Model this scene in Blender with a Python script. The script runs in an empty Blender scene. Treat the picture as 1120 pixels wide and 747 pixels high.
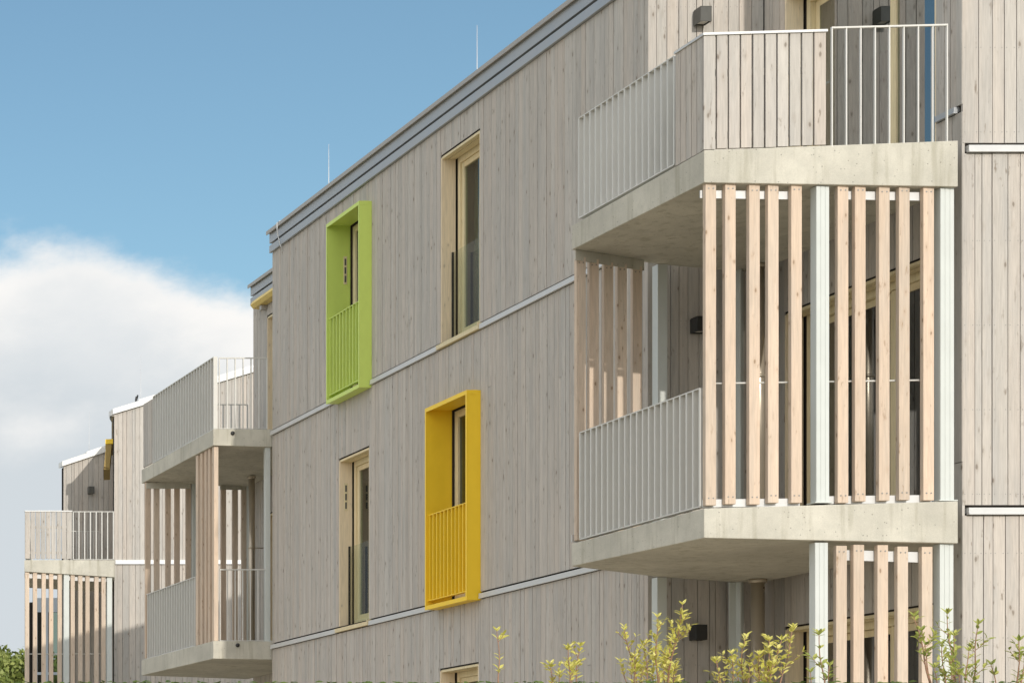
import bpy, math, random
from mathutils import Vector, Matrix, noise as mnoise
random.seed(7)
S = bpy.context.scene
COL = S.collection
Z0 = 1.6                      # eye height: all heights below are written relative to the eye
R = math.radians

# ------------------------------------------------------------------ materials
MATS = {}
def nmat(name):
    m = bpy.data.materials.new(name); m.use_nodes = True
    nt = m.node_tree
    for n in list(nt.nodes): nt.nodes.remove(n)
    out = nt.nodes.new('ShaderNodeOutputMaterial')
    MATS[name] = m
    return m, nt, out
def N(nt, t, **kw):
    n = nt.nodes.new(t)
    for k, v in kw.items():
        if k in ('operation','blend_type','data_type','noise_dimensions','feature','noise_type','clamp','use_clamp','distance','interpolation_type','sky_type','sun_disc','voronoi_dimensions'):
            setattr(n, k, v)
        else: n.inputs[k].default_value = v
    return n
def L(nt, a, b): nt.links.new(a, b)
def math_(nt, op, a, b=None, c=None, clamp=False):
    n = nt.nodes.new('ShaderNodeMath'); n.operation = op; n.use_clamp = clamp
    for i, v in enumerate((a, b, c)):
        if v is None: continue
        if hasattr(v, 'links'): L(nt, v, n.inputs[i])
        else: n.inputs[i].default_value = v
    return n.outputs[0]
def maprange(nt, v, a, b, c, d, smooth=False):
    n = nt.nodes.new('ShaderNodeMapRange')
    if smooth: n.interpolation_type = 'SMOOTHSTEP'
    L(nt, v, n.inputs[0])
    for i, x in enumerate((a, b, c, d)): n.inputs[i+1].default_value = x
    return n.outputs[0]
def mixc(nt, fac, a, b, mode='MIX'):
    n = nt.nodes.new('ShaderNodeMix'); n.data_type = 'RGBA'; n.blend_type = mode
    if hasattr(fac, 'links'): L(nt, fac, n.inputs[0])
    else: n.inputs[0].default_value = fac
    for i, v in ((6, a), (7, b)):
        if hasattr(v, 'links'): L(nt, v, n.inputs[i])
        else: n.inputs[i].default_value = (*v, 1) if len(v) == 3 else v
    return n.outputs[2]
def pos_scaled(nt, sx, sy, sz):
    g = nt.nodes.new('ShaderNodeNewGeometry')
    m = nt.nodes.new('ShaderNodeVectorMath'); m.operation = 'MULTIPLY'
    L(nt, g.outputs['Position'], m.inputs[0]); m.inputs[1].default_value = (sx, sy, sz)
    return g, m.outputs[0]
def noise(nt, vec, scale, detail=3, rough=.55, w=None):
    n = nt.nodes.new('ShaderNodeTexNoise')
    if w is not None:
        n.noise_dimensions = '4D'; L(nt, w, n.inputs['W'])
    L(nt, vec, n.inputs['Vector']); n.inputs['Scale'].default_value = scale
    n.inputs['Detail'].default_value = detail; n.inputs['Roughness'].default_value = rough
    return n.outputs[0]
def bump(nt, h, strength, dist):
    b = nt.nodes.new('ShaderNodeBump'); b.inputs['Strength'].default_value = strength
    b.inputs['Distance'].default_value = dist; L(nt, h, b.inputs['Height']); return b.outputs[0]

def wood(name, base, vary=.10, grey=(.36,.35,.33), knot=(.16,.13,.10), greyamt=.35, knots=1.0, rough=.75, knot_scale=9.0):
    m, nt, out = nmat(name)
    g, v = pos_scaled(nt, 1, 1, .06)
    oi = nt.nodes.new('ShaderNodeObjectInfo')
    isl = math_(nt,'FRACT', math_(nt,'ADD', g.outputs['Random Per Island'], oi.outputs['Random']))
    w = math_(nt, 'MULTIPLY', isl, 137.0)
    grain = noise(nt, v, 75, 4, .6, w)
    g2, v2 = pos_scaled(nt, 1, 1, .10)
    blotch = noise(nt, v2, 7, 4, .6, w)
    # knots: one small dark core in some cells of a stretched cell pattern
    g3, v3 = pos_scaled(nt, 1, 1, .45)
    vo = nt.nodes.new('ShaderNodeTexVoronoi'); vo.voronoi_dimensions = '3D'
    sh = nt.nodes.new('ShaderNodeVectorMath'); sh.operation='ADD'; L(nt, v3, sh.inputs[0])
    cx = nt.nodes.new('ShaderNodeCombineXYZ'); L(nt, w, cx.inputs[2]); L(nt, cx.outputs[0], sh.inputs[1])
    L(nt, sh.outputs[0], vo.inputs['Vector']); vo.inputs['Scale'].default_value = knot_scale
    kd = noise(nt, v3, 60, 2, .5, w)
    dist = math_(nt, 'ADD', vo.outputs['Distance'], math_(nt,'MULTIPLY',kd,.10))
    kmask = maprange(nt, dist, .10, .17, 1, 0, True)
    halo = maprange(nt, dist, .12, .34, 1, 0, True)
    # short dark flecks along the grain
    g4, v4 = pos_scaled(nt, 1, 1, .24)
    fl = noise(nt, v4, 34, 3, .6, w)
    fmask = maprange(nt, fl, .60, .72, 0, 1, True)
    g5, v5 = pos_scaled(nt, 1, 1, .35)
    patch = maprange(nt, noise(nt, v5, 5, 2, .5, w), .42, .62, .25, 1, True)
    bv = mixc(nt, isl, [c*(1-vary) for c in base], [min(1,c*(1+vary)) for c in base])
    hue = nt.nodes.new('ShaderNodeTexWhiteNoise'); hue.noise_dimensions = '1D'; L(nt, w, hue.inputs['W'])
    warm = mixc(nt, math_(nt,'MULTIPLY',hue.outputs[0],.55), bv, (base[0]*1.08, base[1]*.985, base[2]*.92))
    c = mixc(nt, math_(nt,'MULTIPLY',maprange(nt, blotch, .40, .68, 0, 1, True), greyamt), warm, grey)
    gf = maprange(nt, grain, .25, .75, .82, 1.12)
    cc = nt.nodes.new('ShaderNodeCombineColor')
    for i in range(3): L(nt, gf, cc.inputs[i])
    c = mixc(nt, 1, c, cc.outputs[0], 'MULTIPLY')
    c = mixc(nt, math_(nt,'MULTIPLY',math_(nt,'MULTIPLY',fmask,patch),.80*knots), c, [k*1.25 for k in knot])
    c = mixc(nt, math_(nt,'MULTIPLY',halo,.22*knots), c, [k*1.8 for k in knot])
    c = mixc(nt, math_(nt,'MULTIPLY',kmask,.70*knots), c, knot)
    p = N(nt, 'ShaderNodeBsdfPrincipled', Roughness=rough); p.inputs['Specular IOR Level'].default_value = .25
    L(nt, c, p.inputs['Base Color']); L(nt, bump(nt, grain, .25, .003), p.inputs['Normal'])
    L(nt, p.outputs[0], out.inputs[0]); return m

def simple(name, col, rough=.5, metal=0, spec=.4, var=.06, scale=6, bmp=0, bscale=60):
    m, nt, out = nmat(name)
    g, v = pos_scaled(nt, 1, 1, .6)
    n1 = noise(nt, v, scale, 4, .6)
    c = mixc(nt, n1, [x*(1-var*2) for x in col], [min(1, x*(1+var*1.4)) for x in col])
    p = N(nt, 'ShaderNodeBsdfPrincipled', Roughness=rough, Metallic=metal); p.inputs['Specular IOR Level'].default_value = spec
    L(nt, c, p.inputs['Base Color'])
    r = maprange(nt, n1, .3, .7, max(.02, rough-.08), min(1, rough+.08)); L(nt, r, p.inputs['Roughness'])
    if bmp:
        L(nt, bump(nt, noise(nt, v, bscale, 3, .6), bmp, .003), p.inputs['Normal'])
    L(nt, p.outputs[0], out.inputs[0]); return m

def concrete(name, base):
    m, nt, out = nmat(name)
    g, v = pos_scaled(nt, 1, 1, 1)
    big = noise(nt, v, 1.6, 5, .6); mid = noise(nt, v, 9, 4, .6); fine = noise(nt, v, 120, 2, .5)
    c = mixc(nt, maprange(nt, big, .3, .7, 0, 1), [x*.80 for x in base], [x*1.12 for x in base])
    c = mixc(nt, maprange(nt, mid, .45, .75, 0, .35), c, [base[0]*.72, base[1]*.74, base[2]*.74])
    gs, vs = pos_scaled(nt, 9, 9, .8)
    streak = noise(nt, vs, 1.3, 3, .6)
    c = mixc(nt, maprange(nt, streak, .50, .72, 0, .58, True), c, [base[0]*.62, base[1]*.61, base[2]*.55])
    vo = nt.nodes.new('ShaderNodeTexVoronoi'); L(nt, v, vo.inputs['Vector']); vo.inputs['Scale'].default_value = 26
    sel = math_(nt, 'GREATER_THAN', noise(nt, v, 14, 1, .5), .50)
    pit = math_(nt, 'MULTIPLY', maprange(nt, vo.outputs['Distance'], .10, .17, 1, 0, True), sel)
    c = mixc(nt, math_(nt,'MULTIPLY',pit,.55), c, (.12,.115,.10))
    gf = maprange(nt, fine, .3, .7, .94, 1.05)
    cc = nt.nodes.new('ShaderNodeCombineColor')
    for i in range(3): L(nt, gf, cc.inputs[i])
    c = mixc(nt, 1, c, cc.outputs[0], 'MULTIPLY')
    p = N(nt, 'ShaderNodeBsdfPrincipled', Roughness=.85); p.inputs['Specular IOR Level'].default_value = .25
    L(nt, c, p.inputs['Base Color'])
    h = math_(nt, 'SUBTRACT', fine, math_(nt,'MULTIPLY',pit,1.5))
    L(nt, bump(nt, h, .35, .003), p.inputs['Normal'])
    L(nt, p.outputs[0], out.inputs[0]); return m

def glass(name, tint=(.55,.62,.56), refl=1.3):
    m, nt, out = nmat(name)
    g, v = pos_scaled(nt, 1, 1, 1)
    lw = N(nt, 'ShaderNodeFresnel', IOR=1.5)
    f = math_(nt, 'MULTIPLY', math_(nt,'MULTIPLY',lw.outputs[0], math_(nt,'SUBTRACT',1.0,g.outputs['Backfacing'])), refl, clamp=True)
    gl = nt.nodes.new('ShaderNodeBsdfGlossy'); gl.inputs['Roughness'].default_value = .0; gl.inputs['Color'].default_value = (.9,.93,.95,1)
    L(nt, bump(nt, noise(nt, v, .8, 2, .5), .05, .01), gl.inputs['Normal'])
    tr = nt.nodes.new('ShaderNodeBsdfTransparent'); tr.inputs['Color'].default_value = (*tint, 1)
    mx = nt.nodes.new('ShaderNodeMixShader'); L(nt, f, mx.inputs[0]); L(nt, tr.outputs[0], mx.inputs[1]); L(nt, gl.outputs[0], mx.inputs[2])
    L(nt, mx.outputs[0], out.inputs[0]); return m

def leafmat(name, c1, c2, trans=.35):
    m, nt, out = nmat(name)
    g = nt.nodes.new('ShaderNodeNewGeometry')
    isl = g.outputs['Random Per Island']
    c = mixc(nt, isl, c1, c2)
    d = N(nt, 'ShaderNodeBsdfPrincipled', Roughness=.5); d.inputs['Specular IOR Level'].default_value = .3; L(nt, c, d.inputs['Base Color'])
    t = nt.nodes.new('ShaderNodeBsdfTranslucent'); L(nt, c, t.inputs['Color'])
    mx = nt.nodes.new('ShaderNodeMixShader'); mx.inputs[0].default_value = trans
    L(nt, d.outputs[0], mx.inputs[1]); L(nt, t.outputs[0], mx.inputs[2]); L(nt, mx.outputs[0], out.inputs[0]); return m

CLAD  = wood('grey_cladding', (.505,.475,.432), vary=.085, greyamt=.50, grey=(.375,.37,.355), knots=1.0)
SLAT  = wood('slat_wood', (.60,.49,.385), vary=.14, greyamt=.42, grey=(.47,.42,.36), knots=1.1, knot=(.24,.16,.10), knot_scale=11)
CREAM = wood('cream_wood', (.74,.64,.41), vary=.03, greyamt=.05, grey=(.5,.42,.28), knots=.15, rough=.5)
JAMB  = wood('jamb_wood', (.80,.69,.50), vary=.03, greyamt=.10, grey=(.5,.42,.3), knots=.45, rough=.6)
CONC  = concrete('pale_concrete', (.545,.52,.445))
POST  = simple('galvanised_paint', (.575,.60,.57), .4, 0, .5, .05, 8)
BAR   = simple('white_metal', (.63,.62,.58), .42, 0, .4, .04, 10)
ZINC  = simple('zinc_sheet', (.44,.455,.47), .45, .35, .5, .05, 3)
TRIM  = simple('trim_metal', (.62,.62,.61), .4, .15, .5, .05, 6)
ZINC_LIT  = simple('sunlit_zinc_sheet', (.80,.80,.79), .45, 0, .5, .03, 3)  # zinc in full sun; the glare is put into the near-white base colour
COPB  = simple('bronze_coping', (.44,.41,.37), .45, .2, .5, .06, 5)
GAP   = simple('dark_backing', (.035,.030,.026), .9, 0, .1, .1, 20)
GREEN = simple('lime_paint', (.62,.76,.17), .42, 0, .45, .04, 9, .08, 90)
YELL  = simple('yellow_paint', (.97,.645,.034), .42, 0, .45, .04, 9, .08, 90)
GLASS = glass('window_glass')
COATED= glass('coated_glass', (.36,.44,.42), 3.9)
GUARD = glass('guard_glass', (.90,.92,.87), .4)
CURT  = simple('curtain_cloth', (.42,.42,.31), .9, 0, .1, .08, 4)
DARKC = simple('dark_curtain_cloth', (.20,.21,.19), .9, 0, .1, .08, 4)
LAMP  = simple('lamp_metal', (.10,.10,.092), .45, .1, .4, .06, 20)
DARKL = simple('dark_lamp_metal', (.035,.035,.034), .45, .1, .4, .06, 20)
PALE  = simple('lamp_diffuser', (.60,.58,.52), .5)
PIPE  = simple('steel_pipe', (.56,.49,.39), .34, .55, .5, .08, 5)
ROOM  = simple('room_plaster', (.32,.31,.28), .9)
FLOORM= simple('room_floor', (.22,.16,.10), .6)
BRONZ = simple('awning_cloth', (.36,.26,.10), .8, 0, .2, .08, 6)
CREAMY= simple('pale_yellow_paint', (.80,.60,.20), .45)
BLUEF = simple('pale_blue_frame', (.52,.60,.68), .4)
SCREW = simple('screw_steel', (.30,.29,.27), .35, .8)
STEM  = simple('young_bark', (.34,.20,.13), .7, 0, .2, .15, 60)
LEAFY = leafmat('yellow_leaf', (.56,.53,.09), (.84,.78,.27), .38)
LEAFG = leafmat('green_leaf', (.26,.32,.07), (.56,.56,.16), .35)
HEDGE = leafmat('hedge_leaf', (.07,.12,.025), (.14,.20,.04), .25)
WOODL = leafmat('far_tree_leaf', (.17,.22,.05), (.34,.37,.11), .25)
BARK  = simple('bark', (.10,.075,.05), .9)

# ------------------------------------------------------------------ mesh building
class MB:
    def __init__(s): s.v = []; s.f = []
    def add(s, vs, fs):
        o = len(s.v); s.v += [tuple(p) for p in vs]; s.f += [tuple(i+o for i in f) for f in fs]
    def hexa(s, b, t):        # four bottom, four top points, same winding
        s.add(list(b)+list(t), [(3,2,1,0),(4,5,6,7),(0,1,5,4),(1,2,6,5),(2,3,7,6),(3,0,4,7)])
    def prism(s, poly, zb, zt):  # zb / zt: one height or one per corner
        n = len(poly)
        zb = zb if hasattr(zb,'__len__') else [zb]*n; zt = zt if hasattr(zt,'__len__') else [zt]*n
        vs = [(x,y,z) for (x,y),z in zip(poly,zb)] + [(x,y,z) for (x,y),z in zip(poly,zt)]
        s.add(vs, [tuple(range(n-1,-1,-1)), tuple(range(n,2*n))] + [(i,(i+1)%n,n+(i+1)%n,n+i) for i in range(n)])
    def box(s, x0,x1,y0,y1,z0,z1):
        s.prism([(x0,y0),(x1,y0),(x1,y1),(x0,y1)], z0, z1)
    def fbox(s, fr, u0,u1,n0,n1,z0,z1, z0b=None, z1b=None):   # box in a wall frame; z?b: heights at the u1 end
        p = [fr.pt(u0,n0), fr.pt(u1,n0), fr.pt(u1,n1), fr.pt(u0,n1)]
        z0b = z0 if z0b is None else z0b; z1b = z1 if z1b is None else z1b
        a = (p[1][0]-p[0][0])*(p[3][1]-p[0][1])-(p[1][1]-p[0][1])*(p[3][0]-p[0][0])
        zb=[z0,z0b,z0b,z0]; zt=[z1,z1b,z1b,z1]
        if a < 0: p=p[::-1]; zb=zb[::-1]; zt=zt[::-1]
        s.prism(p, zb, zt)
    def tube(s, pts, radii, seg=8, caps=True):
        rings=[]
        for i,p in enumerate(pts):
            p=Vector(p); a=Vector(pts[max(0,i-1)]); b=Vector(pts[min(len(pts)-1,i+1)])
            d=(b-a).normalized(); up=Vector((0,0,1)) if abs(d.z)<.9 else Vector((1,0,0))
            x=d.cross(up).normalized(); y=x.cross(d).normalized()
            r=radii[i] if hasattr(radii,'__len__') else radii
            rings.append([p+ (x*math.cos(t*2*math.pi/seg)+y*math.sin(t*2*math.pi/seg))*r for t in range(seg)])
        vs=[q for rg in rings for q in rg]; fs=[]
        for i in range(len(rings)-1):
            for t in range(seg):
                a=i*seg+t; b=i*seg+(t+1)%seg
                fs.append((a,a+seg,b+seg,b))
        if caps: fs += [tuple(range(seg)), tuple(range(len(vs)-1, len(vs)-seg-1, -1))]
        s.add(vs, fs)
    def build(s, name, mat, parent=None, smooth=False, loc=None, bevel=0):
        off = Vector((0,0,-Z0))
        if parent is not None: off = wloc(parent) - Vector((0,0,Z0))
        base = Vector((0,0,0))
        if loc is not None:                      # own origin at loc (eye-relative)
            base = Vector(loc) - off if parent is not None else Vector(loc)+Vector((0,0,Z0))
            vs = [tuple(Vector(p)-Vector(loc)) for p in s.v]
        else:
            vs = [tuple(Vector(p)-off) for p in s.v]
        me = bpy.data.meshes.new(name); me.from_pydata(vs, [], s.f); me.update()
        me.materials.append(mat)
        if smooth:
            for p in me.polygons: p.use_smooth = True
        o = bpy.data.objects.new(name, me); COL.objects.link(o)
        if parent is not None: o.parent = parent
        o.location = base
        if bevel:
            b = o.modifiers.new('edge','BEVEL'); b.width = bevel; b.segments = 2; b.limit_method='ANGLE'; b.angle_limit=R(40)
        return o
def wloc(o):
    v = Vector((0,0,0))
    while o is not None: v += o.location; o = o.parent
    return v
def inst(name, me, loc, parent):                 # another object on the same mesh; loc eye-relative
    o = bpy.data.objects.new(name, me); COL.objects.link(o); o.parent = parent
    o.location = Vector(loc)+Vector((0,0,Z0)) - wloc(parent); return o
def tag(o, label, cat=None, group=None, kind=None):
    if label: o['label'] = label
    if cat: o['category'] = cat
    if group: o['group'] = group
    if kind: o['kind'] = kind
    return o
def thing(name, loc, label, cat, group=None):
    o = bpy.data.objects.new(name, None); COL.objects.link(o); o.location = Vector(loc)+Vector((0,0,Z0))
    o.empty_display_size = .2
    return tag(o, label, cat, group)
class Fr:                                        # wall frame: u runs along the wall, n points out of it
    def __init__(s, o, u, n): s.o=o; s.u=u; s.n=n
    def pt(s, u, n): return (s.o[0]+s.u[0]*u+s.n[0]*n, s.o[1]+s.u[1]*u+s.n[1]*n)
    def p3(s, u, n, z): return (*s.pt(u,n), z)

# ------------------------------------------------------------------ walls of boards
def board_wall(fr, u0,u1,z0,z1, openings=(), wmin=.055, wmax=.13, top=None, mb=None, gap=.006, rnd=None, butt=.05, wsc=1.0, screws=None, rows=()):
    """boards of uneven width, cut round openings; top(u) gives a sloping head"""
    rnd = rnd or random
    mb = mb or MB()
    cuts = sorted({u0,u1,*[max(u0,min(u1,a)) for o in openings if o[3]>z0 and o[2]<z1 for a in o[:2]]})
    for a,b in zip(cuts,cuts[1:]):
        if b-a < .004: continue
        ws=[]; t=0
        while t < b-a:
            w = rnd.choice((.058,.085,.085,.10,.10,.12,.135))*rnd.uniform(.94,1.06)*wsc; ws.append(w); t+=w
        k=(b-a)/t; x=a
        for w in ws:
            w*=k; ua=x+gap/2; ub=x+w-gap/2; x+=w
            if ub-ua<.01: continue
            mid=(ua+ub)/2
            segs=[(z0, None if top else z1)]
            for o in openings:
                if o[0]-1e-4<=mid<=o[1]+1e-4:
                    ns=[]
                    for s0,s1 in segs:
                        e = s1 if s1 is not None else top(mid)
                        if o[3]<=s0 or o[2]>=e: ns.append((s0,s1)); continue
                        if o[2]-s0>.01: ns.append((s0,o[2]))
                        if e-o[3]>.01: ns.append((o[3],s1))
                    segs=ns
            d = rnd.uniform(-.0025,.0025)
            if rnd.random()<butt:
                ns=[]
                for s0,s1 in segs:
                    e = s1 if s1 is not None else top(mid)
                    if e-s0>1.2:
                        c=rnd.uniform(s0+.4,e-.4); ns += [(s0,c-.002),(c+.002,s1)]
                    else: ns.append((s0,s1))
                segs=ns
            if screws is not None:
                for zz in rows:
                    for q in (ua+.016,ub-.016):
                        if ub-ua>.05: screws.tube([fr.p3(q,d-.002,zz),fr.p3(q,d+.0012,zz)],.0042,6)
            for s0,s1 in segs:
                if s1 is None: mb.fbox(fr,ua,ub,-.022,d,s0,top(ua),s0,top(ub))
                else: mb.fbox(fr,ua,ub,-.022,d,s0,s1)
    return mb
def backing(fr, u0,u1,z0,z1, openings=(), mb=None, n0=-.26, n1=-.021):
    mb = mb or MB()
    us = sorted({u0,u1,*[a for o in openings for a in o[:2]]}); zs = sorted({z0,z1,*[a for o in openings for a in o[2:4]]})
    for a,b in zip(us,us[1:]):
        for c,d in zip(zs,zs[1:]):
            m=((a+b)/2,(c+d)/2)
            if any(o[0]<m[0]<o[1] and o[2]<m[1]<o[3] for o in openings): continue
            mb.fbox(fr,a,b,n0,n1,c,d)
    return mb
def split(u0,u1,ranges):                         # u0..u1 minus ranges
    segs=[(u0,u1)]
    for a,b in ranges:
        ns=[]
        for s,e in segs:
            if b<=s or a>=e: ns.append((s,e)); continue
            if a-s>.01: ns.append((s,a))
            if e-b>.01: ns.append((b,e))
        segs=ns
    return segs

# ------------------------------------------------------------------ key planes (metres; Y away from the camera)
XA, XB, XC = 11.24, 12.35, 12.03        # long side wall, near recessed wall, far recessed wall
YW, YF, YE, YC = 21.0, 30.87, 33.85, 18.2
L0, L1, L2 = -.22, 2.79, 5.79           # sill heights
EAVE = 8.58
TE = .425                                # tangent of the sun's height
frA = Fr((XA,0),(0,1),(-1,0)); frB = Fr((XB,0),(0,1),(-1,0)); frE = Fr((XC,0),(0,1),(-1,0))
frW = Fr((0,YW),(1,0),(0,-1)); frC = Fr((0,YC),(1,0),(0,-1))
frFar = Fr((0,YF),(1,0),(0,1)); frEnd = Fr((0,YE),(1,0),(0,1))

near = thing('apartment_building', (XA, 25, -1.0), 'long grey plank clad block with one lime green and one yellow window box', 'building')
PITCH = .30
def roofz(x, x0=XA): return EAVE + PITCH*(x-x0)

# openings (u0,u1,z0,z1)
wA_up  = (24.50,25.50,L2,7.96);  wA_mid = (27.53,28.50,L1,4.965); wA_low = (24.54,25.52,L0,2.01)
boxG   = (27.46,28.52,5.68,8.01); boxY  = (24.49,25.56,2.695,5.035)
wA_all = [wA_up,wA_mid,wA_low,boxG,boxY]
wB = [(18.53,20.67,z,z+2.19) for z in (L2+.0,L1+.0)] + [(18.53,20.67,L0,2.02)]
wE = [(31.9,33.26,L2,7.96),(31.9,33.26,L1,4.965),(31.9,33.26,L0,2.01)]

BELT = [(2.708,2.764),(5.708,5.764)]
def storeys(ztop): return [(-1.2,2.702),(2.79,5.702),(5.79,ztop)]
# --- long side wall
mb=MB()
for z0,z1 in storeys(8.272): board_wall(frA,YW,YF,z0,z1,wA_all,mb=mb,gap=.0045,wsc=.82,butt=.03)
o=mb.build('wall',CLAD,near)
back=backing(frA,YW+.03,YF-.03,-1.2,8.39,wA_all)
# return wall facing the camera (behind the near balcony)
mb=MB()
sc=MB()
for z0,z1 in storeys(8.9): board_wall(frW,XA+.001,XB-.003,z0,z1,mb=mb,screws=sc,rows=[z0+.09+k*.70 for k in range(5) if z0+.09+k*.7<z1])
mb.build('wall',CLAD,near)
backing(frW,XA+.03,XB+.3,-1.2,8.9,mb=back)
# near recessed wall (seen beside and behind the slats)
mb=MB()
for z0,z1 in ((-1.2,3.145),(3.151,6.05),(6.115,9.6)): board_wall(frB,YC+.0,YW-.004,z0,z1,wB,mb=mb)
mb.build('wall',CLAD,near)
backing(frB,YC+.03,YW,-1.2,9.6,wB,mb=back)
# near front wall (right edge of the picture)
mb=MB()
for z0,z1 in ((-1.2,2.702),(2.79,5.702),(5.79,10.0)): board_wall(frC,XB+.001,16.5,z0,z1,mb=mb,butt=.08,screws=sc,rows=[z0+.09+k*.70 for k in range(6) if z0+.09+k*.7<z1])
tag(sc.build('board_screws',SCREW,near),None,None,None,'stuff')
mb.build('wall',CLAD,near)
backing(frC,XB+.03,16.5,-1.2,10.0,mb=back)
# far recessed wall and the far ends
mb=MB()
for z0,z1 in storeys(8.272): board_wall(frE,YF+.02,YE,z0,z1,wE,mb=mb)
mb.build('wall',CLAD,near)
backing(frE,YF+.03,YE-.03,-1.2,8.39,wE,mb=back)
mb=MB()
board_wall(frFar,XA+.0,XC-.03,-1.2,8.27,mb=mb); board_wall(frEnd,XC+.0,20,-1.2,8.27,mb=mb,top=lambda u: roofz(u,XC)-.3)
mb.build('wall',CLAD,near)
backing(frFar,XA+.03,XC+.2,-1.2,8.39,mb=back); 
for i in range(8): 
    xa=XC+.03+i; backing(frEnd,xa,xa+1,-1.2,roofz(xa,XC)-.3,mb=back)
back.box(19.8,20.05,YC+.3,YE-.3,-1.2,10.2)
back.build('wall',GAP,near)
# floors and rooms inside
mb=MB()
for z in (L0,L1,L2):
    mb.box(XA+.27,19.8,YW+.27,YF-.27,z-.25,z-.03); mb.box(XB+.27,19.8,YC+.27,YW+.26,z-.25,z-.03); mb.box(XC+.27,19.8,YF-.26,YE-.27,z-.25,z-.03)
mb.build('floor_slab',FLOORM,near)
mb=MB()
mb.box(XA+3.6,XA+3.7,YW,YE-.28,-1,8.3); mb.box(XB+2.9,XB+3.0,YC+.28,YW-.01,-1,8.3); mb.box(XA+.27,XA+3.59,26.4,26.5,-1,8.3)
mb.build('partition',ROOM,near)

# --- trim bands
def trim(fr,u0,u1,z0,z1,parent,mat=TRIM):
    mb=MB(); mb.fbox(fr,u0,u1,-.018,.030,z0+.012,z1); mb.fbox(fr,u0,u1,.0,.034,z0,z0+.0118)
    return mb.build('trim_band',mat,parent)
ov = .06
for (a,b) in split(YW,YF,[(boxY[0]-.02,boxY[1]+.02),(wA_mid[0]-.04,wA_mid[1]+.04)]): trim(frA,a,b,*BELT[0],near)
for (a,b) in split(YW,YF,[(boxG[0]-.02,boxG[1]+.02),(wA_up[0]-.04,wA_up[1]+.04)]): trim(frA,a,b,*BELT[1],near)
for z0,z1 in BELT: trim(frC,XB+.035,16.5,z0,z1,near)
trim(frB,YC+.06,18.50,6.055,6.105,near,ZINC)
for z0,z1 in BELT: trim(frW,XA+.01,XB-.02,z0,z1,near)
for (a,b) in split(YF+.01,YE,[(31.88,33.28)]): 
    for z0,z1 in BELT: trim(frE,a,b,z0,z1,near)

# --- roofs: pitched sheet, fascia, drip band, coping
def eave(fr,u0,u1,parent,endcap=True):
    mb=MB(); mb.fbox(fr,u0,u1,-.03,.034,8.408,8.548); mb.build('fascia',ZINC,parent)
    mb=MB(); mb.fbox(fr,u0+.08,u1-.12,-.03,-.006,8.376,8.4075); mb.build('vent_gap',GAP,parent)
    mb=MB(); mb.fbox(fr,u0,u1,-.03,.036,8.284,8.375); mb.fbox(fr,u0,u1,.0,.040,8.276,8.2835); mb.build('drip_band',ZINC,parent)
    mb=MB(); mb.fbox(fr,u0-.02,u1+.02,-.16,.075,8.5495,8.582); mb.fbox(fr,u0-.02,u1+.02,.062,.075,8.532,8.549); mb.build('coping',COPB,parent)
eave(frA,YW,YF+.02,near); eave(frE,YF+.03,YE+.02,near)
mb=MB()
def roofsheet(mb,x0,x1,y0,y1,z0,p=PITCH,t=.18):
    mb.prism([(x0,y0),(x1,y0),(x1,y1),(x0,y1)],[z0-t,z0-t+p*(x1-x0),z0-t+p*(x1-x0),z0-t],[z0,z0+p*(x1-x0),z0+p*(x1-x0),z0])
roofsheet(mb,XA+.165,20.2,YW-.1,YF+.02,EAVE-.005); roofsheet(mb,XC+.165,20.2,YF+.021,YE+.05,EAVE-.006); roofsheet(mb,XB-.05,20.2,YC-.06,YW-.101,9.75,.2)
mb.build('roof',ZINC,near)
# lightning cable clips at the far corner of the roof
def cable_clip(u,fr,parent):
    mb=MB(); mb.tube([fr.p3(u,-.10,8.60),fr.p3(u,.05,8.605),fr.p3(u,.088,8.58),fr.p3(u,.085,8.45),fr.p3(u-.01,.055,8.30),fr.p3(u-.02,.045,8.26),fr.p3(u-.03,.02,8.18)],.007,6)
    mb.build('lightning_cable',TRIM,parent,True)
cable_clip(30.45,frA,near)

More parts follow.
